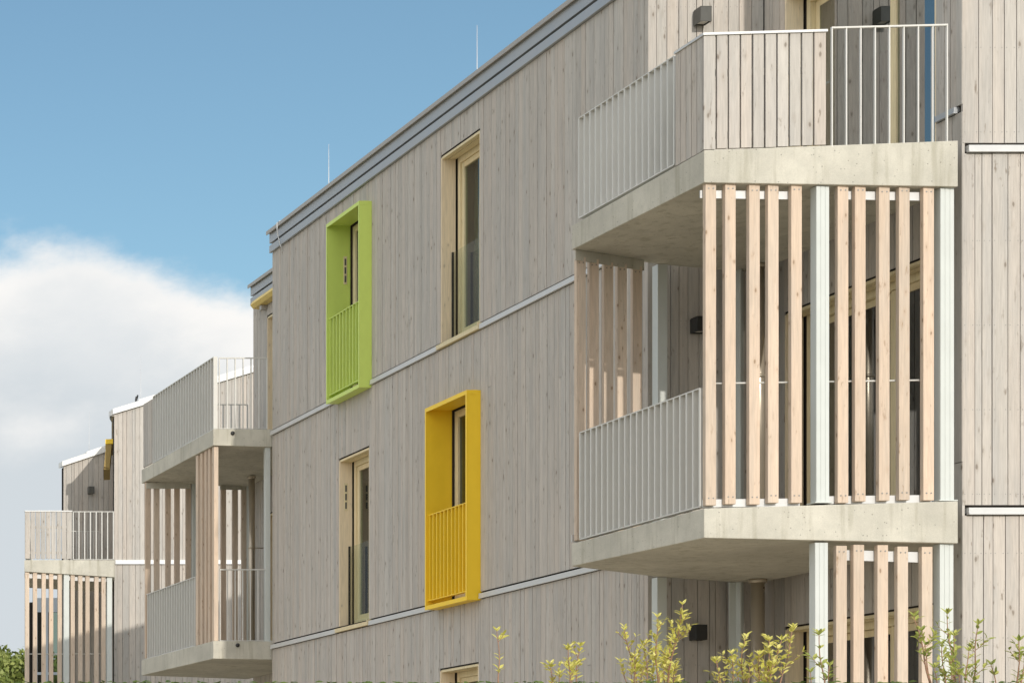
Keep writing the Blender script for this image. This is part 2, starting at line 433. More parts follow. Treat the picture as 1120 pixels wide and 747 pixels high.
# ------------------------------------------------------------------ windows
def window(parent, fr, op, deep=.165, guard=True, vent=False, sill=True, jamb=True, split_at=None, label=None, cas=True, gmat=None):
    u0,u1,z0,z1 = op
    fn0,fn1 = -deep-.075, -deep-.012           # frame depth range
    fw=.105; fi=.052
    mb=MB()
    mb.fbox(fr,u0+fi,u0+fw,fn0,fn1,z0+.002,z1-.001); mb.fbox(fr,u1-fw,u1-fi,fn0,fn1,z0+.002,z1-.001)
    mb.fbox(fr,u0+fw,u1-fw,fn0,fn1,z1-.115,z1-.001); mb.fbox(fr,u0+fw,u1-fw,fn0,fn1,z0+.002,z0+.07)
    w = mb.build('window',CREAM,parent,bevel=.003)
    if label: w['label']=label
    us=[u0+fw,u1-fw] if split_at is None else [u0+fw,split_at,u1-fw]
    for i,(a,b) in enumerate(zip(us,us[1:])):
        sn0,sn1 = fn0-.002, fn1-.022-(.03 if i%2 else 0)
        sw=.062; m2=MB()
        m2.fbox(fr,a+.001,a+sw,sn0,sn1,z0+.072,z1-.117); m2.fbox(fr,b-sw,b-.001,sn0,sn1,z0+.072,z1-.117)
        m2.fbox(fr,a+sw,b-sw,sn0,sn1,z1-.117-sw,z1-.117); m2.fbox(fr,a+sw,b-sw,sn0,sn1,z0+.072,z0+.072+sw)
        m2.build('sash',CREAM,w,bevel=.003)
        m3=MB(); m3.fbox(fr,a+sw-.005,b-sw+.005,(sn0+sn1)/2-.008,(sn0+sn1)/2+.004,z0+.072+sw-.005,z1-.117-sw+.005); m3.build('pane',gmat or GLASS,w)
    if jamb:
        for ra,rb in ((u0+.0005,u0+.022),(u1-.022,u1-.0005)):
            m=MB(); m.fbox(fr,ra,rb,-deep,-.004,z0+.001,z1-.03); m.build('reveal',JAMB,w)
        m=MB(); m.fbox(fr,u0+.0006,u0+fi-.0005,fn0+.01,fn1-.006,z0+.001,z1-.02); m.fbox(fr,u1-fi+.0005,u1-.0006,fn0+.01,fn1-.006,z0+.001,z1-.02)
        m.fbox(fr,u0+.012,u1-.012,-.03,-.004,z1-.016,z1-.0005)
        m.build('shadow_slot',GAP,w)  # dark strips stand in for shade in the slot between jamb and frame
        if cas:
            m=MB(); m.fbox(fr,u0+.0225,u1-.0225,-.072,-.008,z1-.046,z1-.017); m.fbox(fr,u0+.0225,u1-.0225,-deep+.0,-.080,z1-.050,z1-.017)
            m.build('blind_cassette',CREAM,w,bevel=.002)
    if sill:
        m=MB(); m.fbox(fr,u0-.035,u1+.035,-.10,.040,z0-.075,z0-.028,); m.fbox(fr,u0-.035,u0-.02,-.02,.045,z0-.028,z0-.005); m.fbox(fr,u0+.0007,u1-.0007,fn1+.001,-.0995,z0-.06,z0-.001)
        m.build('sill',CREAM,w)
    if guard:
        m=MB(); m.fbox(fr,u0+.086,u1-.086,-deep+.052,-deep+.064,z0+.03,z0+1.02); m.build('glass_guard',GUARD,w)
        for ra,rb in ((u1-.086,u1-.072),(u0+.072,u0+.086)):
            m=MB(); m.fbox(fr,ra,rb,-deep+.046,-deep+.070,z0+.01,z0+1.03); m.build('guard_clamp',DARKL,w)
    if vent: vent_grille(fr,u1-.0225 if jamb else u1,z0,w)
    return w
def vent_grille(fr,u,z0,parent):
    m=MB(); n0,n1=-.105,-.060; zb=z0+1.50
    m.fbox(fr,u-.006,u-.0002,n0,n1,zb,zb+.36)
    g=m.build('vent_grille',CREAM,parent,bevel=.002)
    m=MB()
    for k in range(3): m.fbox(fr,u-.0085,u-.0062,n0+.012,n1-.012,zb+.025+k*.11,zb+.025+k*.11+.085)
    m.build('vent_slot',LAMP,g)
window(near,frA,wA_up,label='tall cream framed window with glass guard in top storey')
window(near,frA,wA_mid,vent=True,label='tall cream framed window with vent slots below the lime box')
window(near,frA,wA_low,label='cream framed window cut off by the lower edge below the yellow box')
for op in wB: window(near,frB,op,guard=False,sill=False,split_at=19.42,gmat=COATED)
for op in wE: window(near,frE,op,guard=False)

def surround(parent, fr, op, mat, nb, label, vent):
    u0,u1,z0,z1=op; t=.022; f=.152; d=-.15
    m=MB()
    m.fbox(fr,u0,u0+t,d,f,z0+t,z1-t); m.fbox(fr,u1-t,u1,d,f,z0+t,z1-t)
    m.fbox(fr,u0,u1,d,f,z1-t,z1); m.fbox(fr,u0,u1,d,f,z0,z0+t)
    # folded front lips and the seam of the head sheet
    m.fbox(fr,u0-.004,u1+.004,f+.0003,f+.004,z1-.045,z1+.003); m.fbox(fr,u0-.004,u0+.028,f+.0003,f+.004,z0-.003,z1-.0451)
    m.fbox(fr,u1-.028,u1+.004,f+.0003,f+.004,z0-.003,z1-.0451); m.fbox(fr,u0+.0281,u1-.0281,f+.0003,f+.004,z0-.003,z0+.045)
    m.fbox(fr,u0-.003,u0-.0003,.03,f-.001,z1-.05,z1+.002)
    w=m.build('window_box',mat,parent,bevel=.0015); w['label']=label
    # dark slot above the head and the window in the box
    inner=(u0+t+.001,u1-t-.001,z0+t+.06,z1-t-.001)
    mw=MB(); fn0,fn1=-.235,-.172; a,b,c,e=inner
    mw.fbox(fr,a,a+.10,fn0,fn1,c,e); mw.fbox(fr,b-.10,b,fn0,fn1,c,e); mw.fbox(fr,a+.10,b-.10,fn0,fn1,e-.10,e); mw.fbox(fr,a+.10,b-.10,fn0,fn1,c,c+.09); mw.fbox(fr,a,b,fn0,-.152,z0+.0222,c-.001)
    win=mw.build('window',CREAM,parent,bevel=.003)
    m=MB(); m.fbox(fr,a+.101,b-.101,-.21,-.198,c+.091,e-.101); m.build('pane',GLASS,win)
    m=MB(); m.fbox(fr,a,a+.02,-.171,-.151,c,e); m.fbox(fr,b-.02,b,-.171,-.151,c,e); m.fbox(fr,a+.0201,b-.0201,-.171,-.151,e-.02,e); m.build('shadow_slot',GAP,win)  # dark strips again stand in for the shaded slot round the frame
    m=MB(); m.fbox(fr,u0-.02,u1-.001,-.03,.02,z1+.0005,z1+.05); 
    # railing
    zt=z0+1.10; zb=z0+.10; n=f-.045
    m=MB(); m.fbox(fr,u0+t+.0005,u1-t-.0005,n-.025,n+.025,zt-.010,zt)
    rl=m.build('railing',mat,parent)
    m=MB(); m.fbox(fr,u0+t+.0005,u1-t-.0005,n-.025,n+.025,zb,zb+.010); m.build('bottom_rail',mat,rl)
    st=(u1-u0-2*t-.07)/(nb-1)
    m=MB(); ua=u0+t+.035; m.fbox(fr,ua-.008,ua+.008,n-.024,n+.024,zb+.0101,zt-.0101); b0=m.build('bar',mat,rl,loc=fr.p3(ua,n,zb))
    for k in range(1,nb): inst('bar',b0.data,fr.p3(ua+k*st,n,zb),rl)
    for zz in (z0+.22,zt-.15):
        m=MB(); p=fr.p3(u1-t,n-.0,zz); m.tube([p,(p[0],p[1]-.018,p[2])],.012,8); m.build('bolt',SCREW,rl)
    if vent: vent_grille(fr,u1-t,z0+.05,w)
    return w
surround(near,frA,boxG,GREEN,10,'lime green metal window box with bar railing',True)
surround(near,frA,boxY,YELL,11,'yellow metal window box with bar railing',False)

# ------------------------------------------------------------------ curtains (hang inside)
def curtain(fr,u0,u1,n,z0,z1,mat,label,waves=None):
    c=((u0+u1)/2); loc=fr.p3(c,n,z0)
    mb=MB(); k=max(12,int((u1-u0)*70)); vs=[]
    ph=random.uniform(0,6); fq=random.uniform(42,58)
    for i in range(k+1):
        u=u0+(u1-u0)*i/k; d=.022*math.sin(u*fq+ph)+.010*math.sin(u*fq*2.3)
        for z in (z0,z1): vs.append(fr.p3(u,n+d*(1 if z==z0 else .7),z))
    for i in range(k+1):
        u=u0+(u1-u0)*i/k; d=.022*math.sin(u*fq+ph)+.010*math.sin(u*fq*2.3)
        for z in (z0,z1): vs.append(fr.p3(u,n+d*(1 if z==z0 else .7)-.006,z))
    m=2*(k+1); fs=[]
    for i in range(k):
        a=2*i; fs.append((a,a+1,a+3,a+2)); fs.append((m+a,m+a+2,m+a+3,m+a+1))
    for i in range(k):
        a=2*i; fs.append((a,a+2,m+a+2,m+a)); fs.append((a+1,m+a+1,m+a+3,a+3))
    fs.append((0,m,m+1,1)); fs.append((2*k,2*k+1,m+2*k+1,m+2*k))
    mb.add(vs,fs)
    o=mb.build('curtain',mat,None,True,loc=loc); tag(o,label,'curtain','curtains behind the windows'); return o
curtain(frA,24.62,25.40,-.36,L2+.02,7.9,CURT,'pale curtain behind the tall top storey window beside the lime box')
curtain(frA,27.65,28.40,-.36,L1+.02,4.9,CURT,'pale curtain behind the cream framed window below the lime box')
curtain(frB,19.95,20.55,-.36,L2+.02,7.9,CURT,'pale curtain behind the glass door of the highest balcony')
curtain(frB,18.70,18.95,-.38,L2+.02,7.9,DARKC,'dark curtain behind the sky reflecting door leaf of the highest balcony')
curtain(frB,20.0,20.55,-.36,L1+.02,4.9,CURT,'pale curtain behind the slat screen of the large near balcony')
curtain(frB,18.72,19.0,-.38,L1+.02,4.9,DARKC,'dark curtain behind the right hand slats of the large near balcony')

# ------------------------------------------------------------------ balcony pieces
def side_plates(parent, X, Y0, Y1, z0, z1, pitch=.098, depth=.056, k=0, yf=0, t=.020):
    n=max(2,round((Y1-Y0)/pitch)); st=(Y1-Y0)/n
    sx=lambda y: X+k*(y-yf)
    m=MB()
    def rail(za,zb): m.prism([(sx(Y0),Y0-.004),(sx(Y0)+depth,Y0-.004),(sx(Y1)+depth,Y1+.004),(sx(Y1),Y1+.004)],za,zb)
    rail(z1-.010,z1)
    r=m.build('railing',BAR,parent)
    m=MB(); rail(z0,z0+.010); m.build('bottom_rail',BAR,r)
    m=MB(); m.box(sx(Y0),sx(Y0)+depth,Y0-t/2,Y0+t/2,z0+.0101,z1-.0101)
    b=m.build('bar',BAR,r,loc=(sx(Y0),Y0,z0))
    for i in range(1,n+1): y=Y0+i*st; inst('bar',b.data,(sx(y),y,z0),r)
    return r
def front_bars(parent, xs, ya, yb, z0, z1, t=.010, depth=.022, mat=None):
    """bars at xs along a front edge that runs from ya (first) to yb (last)"""
    mat=mat or BAR
    yy=lambda x: ya+(yb-ya)*(x-xs[0])/(xs[-1]-xs[0])
    m=MB(); a,b=xs[0],xs[-1]
    m.prism([(a-.004,yy(a)-depth/2),(b+.004,yy(b)-depth/2),(b+.004,yy(b)+depth/2),(a-.004,yy(a)+depth/2)],z1-.014,z1)
    r=m.build('railing',mat,parent)
    m=MB(); m.prism([(a-.004,yy(a)-depth/2),(b+.004,yy(b)-depth/2),(b+.004,yy(b)+depth/2),(a-.004,yy(a)+depth/2)],z0,z0+.008); m.build('bottom_rail',mat,r)
    m=MB(); m.box(a-t/2,a+t/2,yy(a)-depth/2+.002,yy(a)+depth/2-.002,z0+.0081,z1-.0141)
    bo=m.build('bar',mat,r,loc=(a,yy(a),z0))
    for x in xs[1:]: inst('bar',bo.data,(x,yy(x),z0),r)
    return r
SHARED={}
def slats(parent, xs, ya, yb, x0, x1, z0f, z1f, w=.088, d=.045):
    for x in xs:
        y=ya+(yb-ya)*(x-x0)/(x1-x0)
        zb=z0f(x)+random.uniform(-.008,.008); zt=z1f(x)+random.uniform(-.008,.008)
        m=MB(); m.box(x,x+w,y,y+d,zb,zt); s=m.build('slat',SLAT,parent,bevel=.003,loc=(x,y,zb))
        for dx in (w*.28,w*.72):
            for zz in (zt-.05,zb+.06):
                c=(x+dx,y,zz)
                if 'screw' not in SHARED:
                    m=MB(); m.tube([(x+dx,y-.003,zz),(x+dx,y+.004,zz)],.0065,8); SHARED['screw']=m.build('screw',SCREW,s,loc=c).data
                else: inst('screw',SHARED['screw'],c,s)
def post(parent, x0,x1,y0,y1,z0,z1,flute=True):
    m=MB(); m.box(x0,x1,y0,y1,z0,z1)
    if flute:
        w=(x1-x0)
        for a,b in ((.0,.30),(.34,.66),(.70,1.0)): m.box(x0+a*w+.0005,x0+b*w-.0005,y0-.003,y0-.0002,z0+.001,z1-.001)
    m.box(x0-.02,x1+.02,y0-.02,y1+.02,z0-.0,z0+.010)
    return m.build('post',POST,parent,bevel=.002)
def strip(parent,x0,x1,ya,yb,z0,z1,mat=None,name='bracket_strip',d=.012,dz=0):
    m=MB(); m.prism([(x0,ya),(x1,yb),(x1,yb+d),(x0,ya+d)],[z0,z0+dz,z0+dz,z0],[z1,z1+dz,z1+dz,z1]); return m.build(name,mat or TRIM,parent)
def panel_front(parent,x0,x1,ya,yb,z0,z1,n,gapw=.015,d=.022,rise=0):
    m=MB(); p=(x1-x0)/n
    yy=lambda x: ya+(yb-ya)*(x-x0)/(x1-x0)
    for i in range(n):
        a=x0+i*p+gapw/2; b=x0+(i+1)*p-gapw/2
        if i==0: a=x0
        if i==n-1: b=x1
        dd=random.uniform(-.002,.002)
        m.prism([(a,yy(a)+dd),(b,yy(b)+dd),(b,yy(b)+d+dd),(a,yy(a)+d+dd)],z0+rise*(a-x0)+random.uniform(-.003,.003),z1)
    w=m.build('wood_panel',CLAD,parent)
    for zz in (z0+.10,z0+.62):
        m=MB(); m.prism([(x0+.03,ya+d+.004),(x1-.02,yb+d+.004),(x1-.02,yb+d+.034),(x0+.03,ya+d+.034)],zz,zz+.05); m.build('batten',BAR,w)
    return w
def panel_side(parent,X,y0,y1,z0,z1,n,d=.022,gapw=.008,k=0,yf=0):
    m=MB(); p=(y1-y0)/n
    for i in range(n):
        a=y0+i*p+gapw/2; b=y0+(i+1)*p-gapw/2; dd=random.uniform(-.002,.002); sa=k*(a-yf); sb=k*(b-yf)
        m.prism([(X+sa+dd,a),(X+sa+d+dd,a),(X+sb+d+dd,b),(X+sb+dd,b)],z0,z1)
    w=m.build('wood_panel',CLAD,parent)
    m=MB(); m.prism([(X+k*(y0-yf)+d+.004,y0+.02),(X+k*(y0-yf)+d+.03,y0+.02),(X+k*(y1-yf)+d+.03,y1-.02),(X+k*(y1-yf)+d+.004,y1-.02)],z0+.3,z0+.35); m.build('batten',BAR,w)
    return w
def slab(parent,poly,zb,zt):
    m=MB(); m.prism(poly,zb,zt); return m.build('slab',CONC,parent,bevel=.006)

GB='balconies on concrete slabs'
# ---- near upper balcony
SL=[(10.22,18.22),(12.22,18.06),(12.22,20.93),(11.20,20.74),(10.22,20.42)]
b=thing('balcony',(11.2,19.4,5.4),'highest balcony with half plank panel and half open white bar railing on front','balcony',GB)
slab(b,SL,[5.467,5.385,5.42,5.45,5.50],[5.735,5.765,5.75,5.74,5.725])
ZT=6.705
panel_front(b,10.225,11.19,18.232,18.155,5.747,6.69,10,rise=.015)
m=MB(); m.prism([(10.215,18.222),(11.20,18.142),(11.20,18.20),(10.28,18.274),(10.28,18.675),(10.215,18.675)],6.692,6.712); m.build('panel_cap',TRIM,b)
panel_side(b,10.228,18.262,18.672,5.742,6.69,5)
side_plates(b,10.24,18.72,20.33,5.765,6.70)
front_bars(b,[11.235+i*.1135 for i in range(9)],18.15,18.085,5.738,6.730)
# ---- near lower balcony
SM=SL
b=thing('balcony',(11.2,19.4,2.4),'large near balcony with a tall slat screen in front and bar railing at its side','balcony',GB)
slab(b,SM,[2.52,2.453,2.46,2.50,2.56],[2.765,2.80,2.785,2.775,2.77])
S5=[10.245,10.401,10.592,10.741,10.925]; S6=[11.292,11.428,11.617,11.774,11.965]
ztop=lambda x: 5.472-.038*(x-10.22); zbot=lambda x: 2.795+.012*(x-10.22)
yfr=lambda x: 18.245-.08*(x-10.22)
slats(b,S5+S6,yfr(10.22),yfr(12.22),10.22,12.22,zbot,ztop)
post(b,11.122,11.228,yfr(11.17)+.005,yfr(11.17)+.085,2.80,5.425); post(b,12.10,12.212,yfr(12.1)+.005,yfr(12.1)+.085,2.805,5.388)
strip(b,10.23,11.0,yfr(10.23)+.05,yfr(11.0)+.05,5.36,5.425,dz=-.03); strip(b,11.30,12.05,yfr(11.3)+.05,yfr(12.05)+.05,5.325,5.395,dz=-.03)
strip(b,10.25,11.02,yfr(10.25)+.05,yfr(11.02)+.05,2.785,2.85); strip(b,11.25,12.06,yfr(11.25)+.05,yfr(12.06)+.05,2.80,2.865)
m=MB(); m.tube([(10.3,yfr(10.3)+.058,3.815),(11.0,yfr(11.0)+.058,3.815)],.008,8); m.tube([(11.25,yfr(11.25)+.058,3.815),(12.05,yfr(12.05)+.058,3.815)],.008,8); m.build('hand_rail',BAR,b,True)
side_plates(b,10.235,18.32,20.30,2.79,3.785)
yrr=lambda x: 20.40+.30*(x-10.22)
slats(b,[10.262,10.405,10.565,10.715,10.885],yrr(10.22),yrr(11.2),10.22,11.2,lambda x:2.80,lambda x:5.425-.04*(x-10.22))
strip(b,10.24,11.0,yrr(10.24)-.02,yrr(11.0)-.02,5.40,5.495,CONC,d=.015,dz=-.04); strip(b,10.24,11.0,yrr(10.24)+.05,yrr(11.0)+.05,2.79,2.86)
post(b,11.185,11.275,20.72,20.82,2.785,5.448,False)
m=MB(); m.box(12.01,12.025,20.80,20.89,2.78,5.44); m.box(11.95,12.0095,20.875,20.89,2.78,5.44); m.box(12.0255,12.085,20.875,20.89,2.78,5.44); m.build('post',POST,b)
# ---- near ground terrace screen
b=thing('terrace_screen',(11.6,18.2,-.3),'ground floor slat screen with five slats between two pale posts','slat screen')
slats(b,[x-.012 for x in S6],yfr(10.22),yfr(12.22),10.22,12.22,lambda x:-.2,lambda x:2.455-.03*(x-11.2))
post(b,11.112,11.218,yfr(11.17)+.005,yfr(11.17)+.085,-.25,2.475); post(b,12.095,12.207,yfr(12.1)+.005,yfr(12.1)+.085,-.25,2.455)
strip(b,11.30,12.05,yfr(11.3)+.05,yfr(12.05)+.05,2.335,2.42,dz=-.03)
post(b,11.18,11.27,20.72,20.82,-.25,2.495,False)
m=MB(); m.box(12.01,12.025,20.80,20.89,-.25,2.465); m.box(11.95,12.0095,20.875,20.89,-.25,2.465); m.box(12.0255,12.085,20.875,20.89,-.25,2.465); m.build('post',POST,b)
# ---- middle balconies (beyond the far end of the long wall)
SMID=[(10.42,30.90),(12.02,30.90),(12.02,34.05),(10.42,34.22)]
b=thing('balcony',(11.2,32.5,5.5),'middle upper balcony with dense bar railing, jutting from the far corner of the long block','balcony',GB)
slab(b,SMID,[5.575,5.53,5.50,5.58],[5.805,5.795,5.79,5.79])
side_plates(b,10.44,30.96,33.72,5.81,6.835,pitch=.118)
panel_side(b,10.435,33.76,34.18,5.82,6.80,4)
front_bars(b,[10.52+i*.112 for i in range(7)],30.95,30.95,5.815,6.82,t=.013)
front_bars(b,[11.50+i*.125 for i in range(5)],34.02,34.02,5.81,6.775,t=.02,mat=BAR)
m=MB(); m.tube([(10.69,30.885,5.745),(10.69,30.93,5.745)],.028,12); m.build('drain_hole',DARKL,b,True)
b=thing('balcony',(11.2,32.5,2.5),'middle lower balcony with five slats set edge on at its front corner','balcony',GB)
slab(b,SMID,[2.575,2.55,2.52,2.59],[2.825,2.815,2.81,2.83])
for i,y in enumerate((30.94,31.12,31.27,31.45,31.64)):
    m=MB(); m.box(10.445,10.505,y,y+.088,2.83,5.57); m.build('slat',SLAT,b,bevel=.003,loc=(10.445,y,2.83))
side_plates(b,10.44,31.76,34.1,2.83,3.835,pitch=.118)
slats(b,[10.42+.01,10.57,10.745,10.885,11.06],34.05,34.05,10,11,lambda x:2.84,lambda x:5.57-.04*(x-10.42),w=.08)
slats(b,[11.60,11.78,11.92],34.03,34.03,10,11,lambda x:2.84,lambda x:5.52,w=.076)
post(b,11.145,11.245,34.0,34.1,2.83,5.56,False); post(b,11.985,12.0,33.9,34.02,2.83,5.53,False)
strip(b,10.44,11.12,34.03,34.03,5.47,5.56,CONC,d=.015); strip(b,11.58,11.97,34.01,34.01,5.45,5.53,CONC,d=.015)
post(b,11.165,11.235,30.93,31.0,2.82,5.56,False)
front_bars(b,[10.53+i*.107 for i in range(7)],30.95,30.95,2.83,3.84,t=.012)
m=MB(); m.tube([(10.76,30.885,2.765),(10.76,30.93,2.765)],.028,12); m.build('drain_hole',DARKL,b,True)

# ------------------------------------------------------------------ the farther building
K=.29; YB2=45.2; XB2=13.2; YW3=48.0; XW3=12.91
far = thing('apartment_building',(13.5,46,-1.0),'farther plank clad block with sun-whitened sloping roof edges and yellow awning','building')
frC2=Fr((0,YB2),(1,0),(0,-1)); frW3=Fr((0,YW3),(1,0),(0,-1))
ul=math.hypot(K,1); frA2=Fr((XB2,YB2),(K/ul,1/ul),(-1/ul,K/ul))
frA3=Fr((XW3,YW3),(K/ul,1/ul),(-1/ul,K/ul))
tC2=lambda u: 8.81+.30*(u-XB2); tW3=lambda u: 8.22+.33*(u-XW3)
LA2=(YW3-YB2)*ul
wA2=[(.45,1.9,5.8,8.0),(.45,1.9,2.8,5.0),(.45,1.9,-.2,2.0)]
mb=MB(); board_wall(frC2,XB2,22,-1.2,2.70,mb=mb); board_wall(frC2,XB2,22,2.79,5.70,mb=mb); board_wall(frC2,XB2,22,5.79,0,top=tC2,mb=mb); mb.build('wall',CLAD,far)
mb=MB(); board_wall(frW3,XW3,XB2+K*(YW3-YB2)-.01,-1.2,2.70,mb=mb); board_wall(frW3,XW3,XB2+K*(YW3-YB2)-.01,2.79,5.70,mb=mb); board_wall(frW3,XW3,XB2+K*(YW3-YB2)-.01,5.79,0,top=tW3,mb=mb); mb.build('wall',CLAD,far)
mb=MB(); board_wall(frA2,.0,LA2-.03,-1.2,8.75,wA2,mb=mb); mb.build('wall',CLAD,far)
mb=MB(); board_wall(frA3,.0,5,-1.2,8.1,[],mb=mb); mb.build('wall',CLAD,far)
bk=MB()
backing(frA2,.12,LA2,-1.2,8.74,wA2,mb=bk); backing(frA3,.12,5,-1.2,8.1,mb=bk)
for i in range(9): backing(frC2,XB2+.05+i*.97,XB2+.05+(i+1)*.97,-1.2,tC2(XB2+.05+i*.97)-.02,mb=bk)
backing(frW3,XW3+.03,XB2+.8,-1.2,8.2,mb=bk); bk.box(21.8,22,YB2+.3,53,-1.2,10.6); bk.box(14.45,21.7,52.7,52.95,-1.2,8.1)
bk.build('wall',GAP,far)
for op in wA2: window(far,frA2,op,guard=False,sill=False)
for z0,z1 in BELT: trim(frC2,XB2+.02,22,z0+.0,z1+.03,far,ZINC_LIT)
def verge(fr,u0,u1,f,h,parent):
    m=MB(); m.fbox(fr,u0-.04,u1,-.25,.05,f(u0-.04)-.01,f(u0-.04)+h,f(u1)-.01,f(u1)+h); m.fbox(fr,u0+.5,u1,-.25,.03,f(u0+.5)+h+.0005,f(u0+.5)+h+.035,f(u1)+h+.0005,f(u1)+h+.035)
    m.build('coping',ZINC_LIT,parent)
verge(frC2,XB2,22,tC2,.10,far); verge(frW3,XW3,14.15,tW3,.10,far)
m=MB()
m.prism([(XB2-.02,YB2+.26),(22,YB2+.26),(22,YW3+5),(XB2+K*7.5,YW3+5),(XB2+K*2.8+.2,YW3)],[8.75,11.3,11.3,9.0,8.75],[8.86,11.42,11.42,9.1,8.86]); m.build('roof',ZINC,far)
m=MB(); m.fbox(frA2,.0,LA2-.03,-.03,.05,8.76,8.87); m.build('fascia',COPB,far)
# glazed bay of the next recess, seen through the far slats
m=MB()
fr4=Fr((0,52.6),(1,0),(0,-1)); 
for u in (13.46,13.72,14.02): m.fbox(fr4,u,u+.06,-.08,0,-1.2,5.84)
m.fbox(fr4,13.521,13.719,-.08,0,5.50,5.84); m.fbox(fr4,13.781,14.019,-.08,0,5.50,5.84); m.fbox(fr4,13.521,13.719,-.08,0,2.75,2.9); m.fbox(fr4,13.781,14.019,-.08,0,2.75,2.9); m.fbox(fr4,13.521,13.719,-.08,0,4.0,4.06); m.fbox(fr4,13.781,14.019,-.08,0,4.0,4.06)
g=m.build('window',BLUEF,far); g['label']='pale blue framed glazing behind the farthest slats'
m=MB(); m.fbox(fr4,13.5,14.04,-.06,-.045,-1.2,5.6); m.build('pane',GLASS,g)
m=MB(); m.box(13.5,14.04,53.2,53.3,-1.2,5.8); m.build('wall',GAP,far)
# ---- far balconies
X0,X1=11.23,13.07; YF3=44.72
sk=lambda y: K*(y-YF3)
SF=[(X0,YF3),(X1,YF3),(X1+sk(47.6),47.6),(X0+sk(47.6),47.6)]
b=thing('balcony',(12.2,46,5.4),'farthest upper balcony with pale plank panel beside open bars, near the wooded hill','balcony',GB)
slab(b,SF,[5.50,5.385,5.40,5.50],[5.735,5.735,5.735,5.735])
panel_front(b,11.25,12.20,YF3+.02,YF3+.02,5.765,6.72,9,gapw=.018)
m=MB(); m.box(11.24,12.21,YF3+.01,YF3+.06,6.722,6.745); m.build('panel_cap',TRIM,b)
front_bars(b,[12.235+i*.117 for i in range(8)],YF3+.04,YF3+.04,5.75,6.73,t=.018)
side_plates(b,X0+.02,YF3+.1,47.5,5.75,6.72,k=K,yf=YF3)
front_bars(b,[X0+.75+.12*i for i in range(14)],47.5,47.5,5.75,6.72,t=.012)
b=thing('terrace_screen',(12.2,46,2.6),'farthest tall slat screen of ten slats under the plank panelled balcony','slat screen')
P=2400/YF3
fx=lambda px:(px+576)/P
slats(b,[fx(p) for p in (28,36.6,46.2,54.3,63.7,77.9,86.2,94.1,103.9,111.6)],YF3+.03,YF3+.03,11,12,lambda x:2.83,lambda x:5.50-.062*(x-11.23),w=.083)
post(b,fx(70.4),fx(76.2),YF3+.035,YF3+.13,2.81,5.45,False); post(b,fx(117.7),fx(123.2),YF3+.035,YF3+.13,2.81,5.39,False)
strip(b,11.25,12.0,YF3+.08,YF3+.08,5.38,5.47,dz=-.03); strip(b,12.12,12.95,YF3+.08,YF3+.08,5.33,5.42,dz=-.03)
m=MB(); m.tube([(11.3,YF3+.085,3.83),(13.0,YF3+.085,3.83)],.010,8); m.build('hand_rail',BAR,b,True)
slab(b,SF,[2.52,2.42,2.42,2.52],[2.80,2.80,2.80,2.80])

# ------------------------------------------------------------------ wall lamps
def lamp(fr,u,n,z,mat,label,w=.105,h=.145,d=.135,first=None):
    loc=fr.p3(u,0,z); t=thing('wall_lamp',loc,label,'wall lamp','box lamps on the plank walls')
    m=MB(); th=.006
    m.fbox(fr,u-w/2,u+w/2,.018,d,z+h/2-th,z+h/2); m.fbox(fr,u-w/2,u-w/2+th,.018,d,z-h/2,z+h/2-th-.0001); m.fbox(fr,u+w/2-th,u+w/2,.018,d,z-h/2,z+h/2-th-.0001)
    m.fbox(fr,u-w/2+th+.0001,u+w/2-th-.0001,d-th,d,z-h/2,z+h/2-th-.0001)
    m.build('shade',mat,t,bevel=.0015)
    m=MB(); m.fbox(fr,u-w/2+.004,u+w/2-.004,.002,.0178,z-h/2+.004,z+h/2-.004); m.build('mount_plate',mat,t)
    m=MB(); m.fbox(fr,u-w/2+.012,u+w/2-.012,.024,d-.014,z-h/2+.012,z-h/2+.02); m.build('diffuser',PALE,t)
lamp(frW,(764.0+576)/114.3,0,(920-18.5)/114.6,LAMP,'grey box lamp in sunlight on wall behind the highest balcony')
lamp(frW,(768.5+576)/115.0,0,(920-354)/115.0,DARKL,'dark box lamp on shaded plank wall behind the large slat screen')
lamp(frW,(767.5+576)/115.0,0,(920-691)/115.0,DARKL,'black box lamp lowest on the wall, above the yellow shrubs')
lamp(frW3,(98.5+576)/50,0,(920-536.5)/50,LAMP,'small grey box lamp beside a diagonal shadow on the farthest wall',w=.12,h=.15)

# ------------------------------------------------------------------ pipes, rods, awnings
def pipe(x,y,z0,z1,r,label):
    t=thing('downpipe',(x,y,z0),label,'drain pipe','round drain pipes under the balconies')
    m=MB(); m.tube([(x,y,z0),(x,y,z1)],r,20); m.build('pipe',PIPE,t,True)
    m=MB(); m.tube([(x,y,z1-.035),(x,y,z1-.001)],r*1.35,20); m.build('collar',PIPE,t,True)
    m=MB()
    zz=z0+(z1-z0)*.60; m.tube([(x,y,zz-.015),(x,y,zz+.015)],r*1.12,20); m.tube([(x,y,zz),(x+.2,y,zz)],.008,6); m.build('bracket',PIPE,t,True)
pipe(12.07,20.62,-.25,2.465,.057,'round steel drain pipe under the near balcony above the shrubs')
pipe(12.07,20.62,2.785,5.42,.057,'steel drain pipe partly hidden behind the large slat screen')
pipe(11.74,33.1,2.815,5.50,.045,'pale drain pipe at the back of the middle lower balcony')
def rod(px,Y,zb,pytop,label):
    x=(px+576)*Y/2400; zt=(920-pytop)*Y/2400
    t=thing('lightning_rod',(x,Y,zb),label,'lightning rod','lightning rods on the roofs')
    m=MB(); m.tube([(x,Y,zb),(x,Y,zb+.35*(zt-zb)),(x,Y,zt)],[.006,.005,.0025],6); m.build('rod',TRIM,t,True)
    m=MB(); m.tube([(x,Y,zb),(x,Y,zb+.07)],[.12,.10],12); m.build('foot',CONC,t,True)
